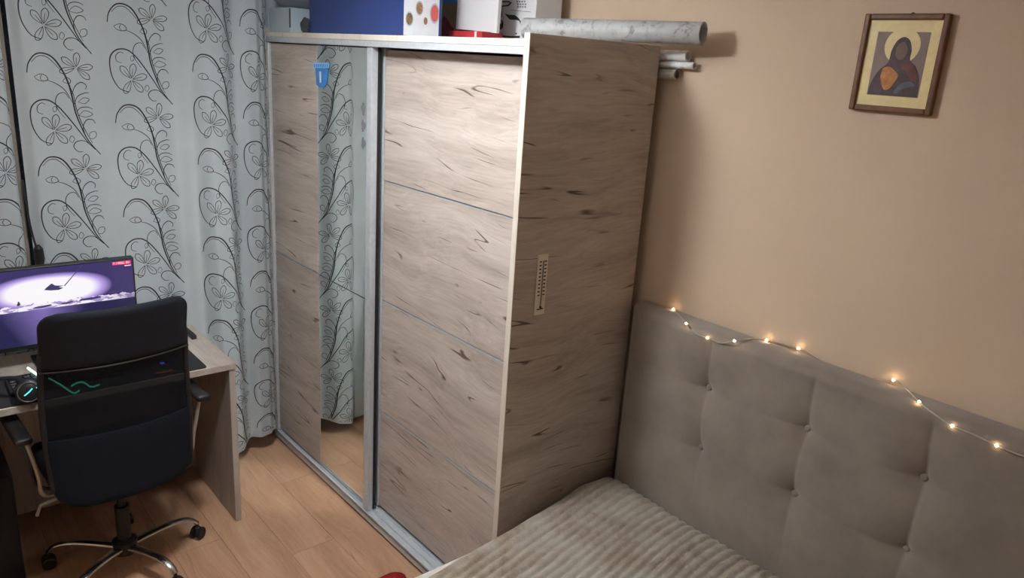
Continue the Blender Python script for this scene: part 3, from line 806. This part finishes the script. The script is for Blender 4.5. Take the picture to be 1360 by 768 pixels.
# ================================================================ BED
BX0, BX1, BY1 = .04, 1.70, -2.10
bd = empty('bed', (.87, -1.05, 0)); tag(bd, 'grey upholstered bed with a tall buttoned headboard', 'bed')
HBX0, HBX1, HBZ0, HBZ1 = .035, 1.72, .12, 1.210
HY, HTH = -.050, .088
BXS = [.388, .745, 1.086, 1.43]; BZS = [1.008, .783]
def hb_depth(x, z):
    e = min(x - HBX0, HBX1 - x, HBZ1 - z, z - HBZ0); R = .035
    d = 0.0
    if e < R: d += R - math.sqrt(max(0, R * R - (R - e) ** 2))
    for bx in BXS:
        dx = abs(x - bx - .006 * math.sin(9 * z + bx * 5))
        if dx < .12:
            d += (.0065 * math.exp(-dx / .009) + .0075 * math.exp(-(dx / .05) ** 2)) * min(1, max(0, (HBZ1 - z) / .05)) * (1 if z > .74 else max(.0, 1 - (.74 - z) / .25))
        for bz in BZS:
            r = math.hypot(x - bx, z - bz)
            if r < .2: d += .014 * math.exp(-r / .022) + .008 * math.exp(-(r / .07) ** 2)
    for bz in BZS:
        dz = abs(z - bz - .004 * math.sin(11 * x))
        if dz < .12:
            near = min(abs(x - bx) for bx in BXS)
            d += (.0045 * math.exp(-dz / .008) + .006 * math.exp(-(dz / .045) ** 2)) * (.10 + .90 * math.exp(-near / .07))
    d += .0012 * mnoise.noise(Vector((x * 6, z * 6, 3)))
    return d
g = G()
NU, NV = 340, 220
def hbf(u, v):
    x = HBX0 + (HBX1 - HBX0) * u; z = HBZ0 + (HBZ1 - HBZ0) * v
    return Vector((x, HY + hb_depth(x, z), z))
fr_ = g.grid(hbf, NU, NV)
def rim(seq):
    bk = [g.bm.verts.new(Vector((v.co.x, HY + HTH, v.co.z))) for v in seq]
    for i in range(len(seq) - 1): g.bm.faces.new((seq[i], seq[i + 1], bk[i + 1], bk[i]))
    return bk
rim([fr_[i][0] for i in range(NU + 1)]); rim([fr_[i][NV] for i in range(NU + 1)]); rim([fr_[0][j] for j in range(NV + 1)]); rim([fr_[NU][j] for j in range(NV + 1)])
q = [g.bm.verts.new((x, HY + HTH, z)) for x, z in ((HBX0, HBZ0), (HBX1, HBZ0), (HBX1, HBZ1), (HBX0, HBZ1))]; g.bm.faces.new(q)
hb = g.build('headboard', 'velvet', bd, 60)
for bx in BXS:
    for bz in BZS:
        d = HY + hb_depth(bx, bz)
        G().lathe([(.0005, -.013), (.007, -.012), (.0115, -.007), (.0125, -.001), (.011, .004)], (bx, d - .001, bz), 16, 1).build('button', 'velvet', hb)
G().box(BX0, BX1, BY1, HY + .002 + .0, .07, .30, .02, 3).build('bed_base', 'velvet', bd)
G().box(BX0 + .02, BX1 - .02, BY1 + .02, -.058, .302, .492, .04, 4).build('mattress', 'mattress', bd)
for x in (BX0 + .08, BX1 - .08):
    for y in (BY1 + .1, -.25): G().lathe([(.022, 0), (.028, .069)], (x, y, 0), 14).build('leg', 'black', bd)

# ribbed blanket
ZT = .512
def blanket():
    g = G(); P = .034
    L0, Lr = .30, .05
    wtop = BX1 - BX0 + .03
    A = L0 + Lr * PI / 2 + (wtop - 2 * Lr) + Lr * PI / 2 + L0
    nu = int(A / P * 9); nv = 90
    def fn(u, v):
        y = -.058 - (1 - v) * (-.058 - (BY1 - .015))
        y = BY1 - .015 + v * (-.062 - BY1 + .015)
        a = u * A; xl = BX0 - .012 + .10 * max(0, min(1, (-y - .20) / .8))
        xr = BX1 + .015
        k = (xr - xl - 2 * Lr)
        if a < L0: p = Vector((xl, 0, ZT - Lr - (L0 - a))); n = Vector((-1, 0, 0))
        elif a < L0 + Lr * PI / 2:
            t_ = (a - L0) / Lr; p = Vector((xl + Lr - Lr * math.cos(t_), 0, ZT - Lr + Lr * math.sin(t_))); n = Vector((-math.cos(t_), 0, math.sin(t_)))
        elif a < A - L0 - Lr * PI / 2:
            t_ = (a - L0 - Lr * PI / 2) / (wtop - 2 * Lr); p = Vector((xl + Lr + t_ * k, 0, ZT)); n = Vector((0, 0, 1))
        elif a < A - L0:
            t_ = (a - (A - L0 - Lr * PI / 2)) / Lr; p = Vector((xr - Lr + Lr * math.sin(t_), 0, ZT - Lr + Lr * math.cos(t_))); n = Vector((math.sin(t_), 0, math.cos(t_)))
        else: p = Vector((xr, 0, ZT - Lr - (a - (A - L0)))); n = Vector((1, 0, 0))
        ph = (a + .075 * (y + .06) + .010 * mnoise.noise(Vector((a * 3, y * 2.5, 0)))) / P
        fade = 1.0
        rib = abs(math.sin(PI * ph)) ** .55
        kk = math.floor(ph)
        yy = y
        endr = max(0, (y + .115) / .053)                      # roll-off at the headboard
        zdrop = .018 * endr ** 2.2
        if v > .97: yy += .010 * mnoise.noise(Vector((kk * 1.7, 0, 5)))
        h = .0175 * rib
        p.y = yy
        wr = .006 * mnoise.noise(Vector((p.x * 4, y * 5, 1))) + .004 * mnoise.noise(Vector((p.x * 9, y * 9, 7)))
        if n.z > .2: wr += .012 * math.exp(-((p.x - .10) / .12) ** 2) * math.exp(-((y + .12) / .16) ** 2)
        p = p + n * (h + wr * .8)
        p.z -= zdrop
        return p
    g.grid(fn, nu, nv)
    bmesh.ops.solidify(g.bm, geom=g.bm.faces[:], thickness=.004)
    o = g.build('blanket', 'plush', None, 0)
    o.data.polygons.foreach_set('use_smooth', [True] * len(o.data.polygons))
    return tag(o, 'cream ribbed plush blanket spread over the bed', 'blanket')
blanket()

# fairy lights along the headboard
fl_ = empty('string_lights', (.75, HY - .004, 1.24)); tag(fl_, 'thin wire of warm fairy lights draped on the headboard', 'lights')
bp_px = [(895, 411), (912, 430), (940, 449), (976, 453), (1019, 452), (1061, 463), (1187, 505), (1221, 534), (1265, 566), (1324, 592)]
def onhb(px, py, lift=.003):
    p = at(px, py, 1, HY)
    if p.z > HBZ1:
        p = at(px, py, 2, HBZ1 + lift)
        return p if p.y < .040 else at(px, py, 1, .040)
    for _ in range(6):
        p = at(px, py, 1, HY + hb_depth(min(max(p.x, HBX0 + .001), HBX1 - .001), min(p.z, HBZ1 - .001)) - lift)
    return p
bp_ = [onhb(*q) for q in bp_px]
behind = lambda x, dz: Vector((x, .0440, HBZ1 + dz))
path1 = [behind(.10, -.03), behind(.17, -.005), bp_[0], bp_[1], onhb(917, 437), onhb(926, 445), bp_[2], onhb(957, 456), bp_[3], onhb(1000, 450), bp_[4], onhb(1040, 457), bp_[5], onhb(1072, 468), behind(.75, -.01), behind(.84, -.03), behind(.91, -.012),
         bp_[6], onhb(1204, 517), bp_[7], onhb(1243, 552), bp_[8], onhb(1294, 578), bp_[9], onhb(1342, 600), onhb(1358, 606), onhb(1380, 610), onhb(1420, 615)]
G().tube(cr(path1, 6), .0021, 6).build('wire', 'wire', fl_)
for p in bp_: G().ball(p + Vector((0, -.003, .001)), .0042, 1).build('led_bulb', 'bulb', fl_)

# ================================================================ ICON PICTURE
pc = [at(*q, 1, YB) for q in ((1149, 22), (1265, 15), (1245, 152), (1132, 148))]
ix0, ix1 = (pc[0].x + pc[3].x) / 2 + .002, (pc[1].x + pc[2].x) / 2 - .002
iz0, iz1 = (pc[2].z + pc[3].z) / 2, (pc[0].z + pc[1].z) / 2
ic = empty('framed_picture', ((ix0 + ix1) / 2, YB, iz0)); tag(ic, 'small gold picture in dark wooden frame hanging on beige wall', 'picture')
yf, fw = YB - .020, .016
g = G()
g.box(ix0, ix0 + fw, yf, YB - .001, iz0, iz1, .004).box(ix1 - fw, ix1, yf, YB - .001, iz0, iz1, .004)
g.box(ix0 + fw, ix1 - fw, yf, YB - .001, iz0, iz0 + fw, .004).box(ix0 + fw, ix1 - fw, yf, YB - .001, iz1 - fw, iz1, .004)
g.build('frame', 'frame', ic)
yp = YB - .012
B('gold_panel', 'gold', ic, ix0 + fw, ix1 - fw, yp, YB - .002, iz0 + fw, iz1 - fw, bev=0)
icx, icw, ich = (ix0 + ix1) / 2, ix1 - ix0, iz1 - iz0
def icf(layer):
    return lambda u, v, d: Vector((icx + u * icw / 2, yp - layer * .0005 - d, (iz0 + iz1) / 2 + v * ich / 2))
def ell(cu, cv, ru, rv, a0=0, a1=360, n=28): return [(cu + ru * math.cos(math.radians(a0 + (a1 - a0) * k / n)), cv + rv * math.sin(math.radians(a0 + (a1 - a0) * k / n))) for k in range(n)]
G().prism([(-.62, -.66), (.62, -.66), (.62, .64), (-.62, .64)], icf(0), .0005).build('painted_ground', 'mauve', ic)
G().prism(ell(.02, .36, .42, .36), icf(1), .0005).build('painted_disc', 'gold', ic)
def sm(pts, n=4): return [(p.x, p.y) for p in cr([(u, v, 0) for u, v in pts], n)]
MAT['wine'] = plain('wine_paint', srgb(104, 58, 56), .6, var=.3, scale=50)
MAT['slate'] = plain('slate_paint', srgb(88, 92, 106), .6, var=.2, scale=50)
G().prism(sm([(-.60, -.65), (-.56, -.40), (-.42, -.14), (-.24, .02), (-.21, .26), (-.12, .46), (.03, .54), (.18, .47), (.26, .28), (.27, .08), (.44, -.06), (.57, -.30), (.60, -.65)]), icf(2), .0005).build('painted_robe', 'robe', ic)
G().prism(sm([(.10, .02), (.28, .04), (.44, -.10), (.52, -.30), (.40, -.34), (.22, -.16), (.08, -.08)]), icf(3), .0005).build('painted_fold', 'wine', ic)
G().prism(sm([(.02, -.58), (.16, -.40), (.36, -.34), (.50, -.42), (.36, -.46), (.20, -.52), (.10, -.62)]), icf(3), .0005).build('painted_fold', 'slate', ic)
G().prism(ell(.03, .26, .135, .18), icf(3), .0005).build('painted_face', 'fleshdark', ic)
G().prism(sm([(-.34, -.10), (-.20, -.06), (-.04, -.14), (.06, -.24), (.0, -.38), (-.08, -.50), (-.20, -.54), (-.30, -.42), (-.36, -.26)]), icf(3), .0005).build('painted_sash', 'ochre', ic)
G().lathe([(.004, 0), (.004, .006)], (icx + .01, YB - .008, iz1), 10, 1).build('hook', 'black', ic)

# ================================================================ ON TOP OF THE WARDROBE
ZS = 2.0835
pb = empty('carton', (-1.77, -.50, ZS)); tag(pb, 'pale plain carton under a grey basin by the curtain', 'box')
q = at(385, 38, 1, -.568)
G().box(-1.846, q.x, -.568, -.40, ZS, ZS + .105, .002).build('body', 'paleboard', pb)
G().box(q.x - .004, q.x + .0006, -.5686, -.564, ZS + .02, ZS + .10).build('edge_mark', 'ink', pb)
bs = G().lathe([(.0, .126), (.045, .126), (.075, .135), (.100, .16), (.112, .21), (.116, .225), (.108, .225), (.095, .165), (.05, .14), (.0, .14)], (-1.755, -.475, ZS), 32, cap=False).build('basin', 'greyplastic')
bs.location.z = ZS + .1058
tag(bs, 'round grey plastic basin standing on a pale carton', 'basin')
g = G(); c = at(405, 34, 1, -.56)
q2 = bmesh.ops.create_icosphere(g.bm, subdivisions=3, radius=1)
for v in q2['verts']:
    k = 1 + .25 * mnoise.noise(v.co * 2.3); v.co = Vector((c.x + .028 * v.co.x * k, -.555 + .022 * v.co.y * k, ZS + .030 + .032 * v.co.z * k))
    v.co.z = max(v.co.z, ZS + .0003)
    if v.co.z < ZS + .012: v.co.x = c.x + (v.co.x - c.x) * 1.5
o = g.build('crumpled_cloth', 'darkcloth'); tag(o, 'small dark crumpled cloth beside the blue box', 'cloth')

bb = empty('blue_box', (-1.10, -.46, ZS)); tag(bb, 'wide blue box with food bowls printed on its end', 'box')
f0, f1 = at(411, 45, 1, -.55).x, at(535, 49, 1, -.55).x
yb = at(586, 50, 0, f1).y
G().box(f0, f1, -.55, yb, ZS, ZS + .26, .003).build('body', 'blue', bb)
e0, e1 = -.55, at(582, 50, 0, f1).y
pf = lambda layer: (lambda u, v, d: Vector((f1 + .0003 + layer * .0004 + d, u, v)))
G().prism([(e0 + .002, ZS + .003), (e1, ZS + .003), (e1, ZS + .257), (e0 + .002, ZS + .257)], pf(0), .0004).build('print_panel', 'print_white', bb)
def endprint(px, py, rpx, mat, ring=True, ry=1.25):
    c = at(px, py, 0, f1)
    r1 = abs(at(px + rpx, py, 0, f1).y - c.y); rz = abs(at(px, py + rpx * ry, 0, f1).z - c.z)
    if ring: G().prism(ell(c.y, c.z, r1 * 1.25, rz * 1.25), pf(1), .0004).build('printed_bowl', 'paleboard', bb)
    G().prism(ell(c.y, c.z, r1, rz), pf(2), .0004).build('printed_food', mat, bb)
endprint(543.5, 25, 4.2, 'print_green', True, 1.9); endprint(557, 11, 4.0, 'print_nut', True, 2.0); endprint(577, 18, 5.0, 'print_red', True, 2.2); endprint(565, 28, 2.5, 'print_nut', False, 2.0)

br = empty('tan_box', (-1.0, -.12, ZS)); tag(br, 'brown box with blue top stripe between blue and white boxes', 'box')
r0 = at(586, 50, 1, -.19).x
G().box(r0, r0 + .12, -.19, -.05, ZS, ZS + .24, .002).build('body', 'brownbox', br)
zs_ = at(597, 4, 1, -.19).z
G().box(r0 + .001, r0 + .119, -.1906, -.1898, zs_, ZS + .239).build('stripe', 'blue_lite', br)
G().prism([(r0 + .003, ZS + .002), (r0 + .09, ZS + .002), (r0 + .085, ZS + .05), (r0 + .05, ZS + .075), (r0 + .02, ZS + .10), (r0 + .003, ZS + .09)], lambda u, v, d: Vector((u, -.1902 - d, v)), .0004).build('fruit_print', 'maroon', br)

YW = -.245
wx0, wx1 = at(607, 40, 1, YW).x, at(661, 46, 1, YW).x
rd = empty('red_tray', ((wx0 + wx1) / 2, YW, ZS)); tag(rd, 'low red tray under the blank white board', 'tray')
G().box(wx0 + .015, wx1 - .03, YW - .05, YW + .05, ZS, ZS + .036, .004).build('body', 'red', rd)
G().box(wx1 - .075, wx1 - .062, YW - .0505, YW - .0495, ZS + .001, ZS + .035).build('band', 'ivory', rd)
wb = G().box(wx0, wx1, YW - .008, YW + .008, ZS + .04, ZS + .26, .002)
wc = Vector(((wx0 + wx1) / 2, YW, ZS + .04))
wbm = Matrix.Translation(wc) @ Matrix.Rotation(math.radians(3.0), 4, 'Y') @ Matrix.Translation(-wc)
for v in wb.bm.verts: v.co = wbm @ v.co
lo = min(v.co.z for v in wb.bm.verts)
for v in wb.bm.verts: v.co.z += ZS + .0365 - lo - .004
wb = wb.build('white_board', 'whitebox'); tag(wb, 'blank white card board standing tilted on a red tray', 'board')

ap = empty('appliance_box', (-.3, -.39, ZS)); tag(ap, 'grey-white carton with a black kitchen mixer drawing', 'box')
ax0, ax1, ayf = at(640, 30, 1, -.135).x, at(711, 25, 1, -.135).x, -.135
G().box(ax0, ax1, ayf, ayf + .13, ZS, ZS + .30, .002).build('body', 'whitebox', ap)
def apf(d0): return lambda u, v, d: (lambda p: Vector((p.x, ayf - d0 - d, p.z)))(at(u, v, 1, ayf))
def ap_print(pts, mat, lay=0, name='printed_mixer'):
    G().prism(pts, apf(.0002 + lay * .0004), .0003).build(name, mat, ap)
ap_print([(664, 49.5), (690, 50.5), (691, 47.5), (680, 48), (668, 47), (663, 44)], 'ink')
ap_print([(670, 18), (676, 19.5), (684, 20), (689, 24), (692, 29), (691.5, 34), (690, 28), (686, 26.5), (677, 26)], 'ink')
ap_print([(666, 25), (668.5, 30), (668, 36), (665, 40), (662, 35), (661, 33), (666, 31)], 'ink')
ap_print([(653, 0.3), (662, 2), (676, 1.5), (680, 3.5), (676, 8), (668, 9), (660, 8), (668, 7.5), (675, 6), (677, 3.5), (662, 3)], 'ink')
ap_print([(664, 9), (667, 9), (667, 22), (664.5, 24)], 'ink_mid')
ap_print(ell(685.5, 44.5, 1.1, 1.1, n=10), 'ink')
for k, (x0, x1, y0) in enumerate(((686, 699, 1), (687, 700, 4.5), (687, 699.5, 8))):
    for j in range(4):
        xa = x0 + (x1 - x0) * j / 4; ap_print([(xa, y0), (xa + 2.3, y0 + .1), (xa + 2.2, y0 + 2.4), (xa + .1, y0 + 2.3)], 'ink_mid', name='printed_letter')
ap_print([(679, 13.2), (705, 15.6), (705, 16.3), (679, 13.9)], 'ink_mid', name='printed_line')

# wallpaper rolls
def roll(p0, p1, r, label, mat='roll', loose=False, hole=.72):
    p0, p1 = Vector(p0), Vector(p1); d = (p1 - p0).normalized(); a = d.cross(Vector((0, 0, 1))).normalized(); b = a.cross(d)
    root = empty('wallpaper_roll', p0); tag(root, label, 'roll', 'wallpaper rolls on the wardrobe')
    n = 36; g = G()
    spiral = [(r * (hole + (1 - hole) * (k / n / 2)) if loose else r, 2 * PI * k / n) for k in range(n * 2 + 1)] if loose else None
    if loose:
        def fn(u, v):
            k = u * 2 * n; rr = r * (.80 + .20 * u); an = 2 * PI * u * 2 + PI * .9
            return p0 + (p1 - p0) * v + (a * math.cos(an) + b * math.sin(an)) * rr
        g.grid(fn, 2 * n, 4)
        bmesh.ops.solidify(g.bm, geom=g.bm.faces[:], thickness=.0008)
    else:
        rs = []
        for rr, q_ in ((r, p0), (r, p1), (r * hole, p1), (r * hole, p0)):
            rs.append([q_ + (a * math.cos(2 * PI * k / n) + b * math.sin(2 * PI * k / n)) * rr for k in range(n)])
        g.rings(rs, close=True)
    g.build('paper', mat, root)
    return root
roll((-.45, -.215, ZS + .0545), (.205, -.055, ZS + .0545), .036, 'thick loose wallpaper roll lying across the wardrobe corner', loose=True)
roll((-.35, .0255, 2.073), (.098, .0255, 2.073), .017, 'thin white wallpaper roll wedged behind wardrobe, topmost of three')
roll((-.35, .0255, 2.043), (.128, .0255, 2.043), .0115, 'thin white wallpaper roll wedged behind wardrobe, middle of three')
roll((-.35, .0255, 2.013), (.062, .0255, 2.013), .018, 'greyish wallpaper roll wedged behind wardrobe, lowest of three', 'rollgrey')

# ================================================================ RED SLIPPER
sl = empty('slipper', (-.50, -.74, 0)); tag(sl, 'red felt slipper on the floor before the wardrobe', 'slipper')
s0 = at(531, 764, 2, .05)
def sole(u):   # u along the length, toe at 0 pointing to the wardrobe
    return .034 + .012 * math.sin(PI * min(1, u * 1.6)) - (.010 if u > .55 else 0) * math.sin(PI * (u - .55) / .9)
dv = Vector((.05, -1, 0)).normalized(); sv = Vector((dv.y, -dv.x, 0))
toe = Vector((s0.x, s0.y + .03, 0))
outline = []
for k in range(25):
    u = k / 24; hw = .046 * math.sqrt(max(0, 1 - (1 - min(u / .28, 1)) ** 2)) * (1 - .18 * max(0, u - .4)) * math.sqrt(max(0, 1 - max(0, (u - .82) / .18) ** 2))
    outline.append((u * .26, hw))
loop = [toe + dv * a + sv * h for a, h in outline] + [toe + dv * a - sv * h for a, h in outline[::-1][1:-1]]
g = G(); g.rings([[p + Vector((0, 0, .0005)) for p in loop], [p + Vector((0, 0, .016)) for p in loop]]); g.build('sole', 'base', sl)
g = G()
def upper(u, v):
    a = u * .125; i = min(23, int(a / .26 * 24)); f = a / .26 * 24 - i; hw = outline[i][1] + (outline[i + 1][1] - outline[i][1]) * f
    an = PI * v; hh = .050 * math.sqrt(max(0, 1 - (1 - min(u / .6, 1)) ** 2)) + .004
    return toe + dv * a + sv * (hw * math.cos(an)) + Vector((0, 0, .0165 + hh * math.sin(an)))
g.grid(upper, 16, 18); bmesh.ops.solidify(g.bm, geom=g.bm.faces[:], thickness=.002)
g.build('upper', 'slipper', sl)
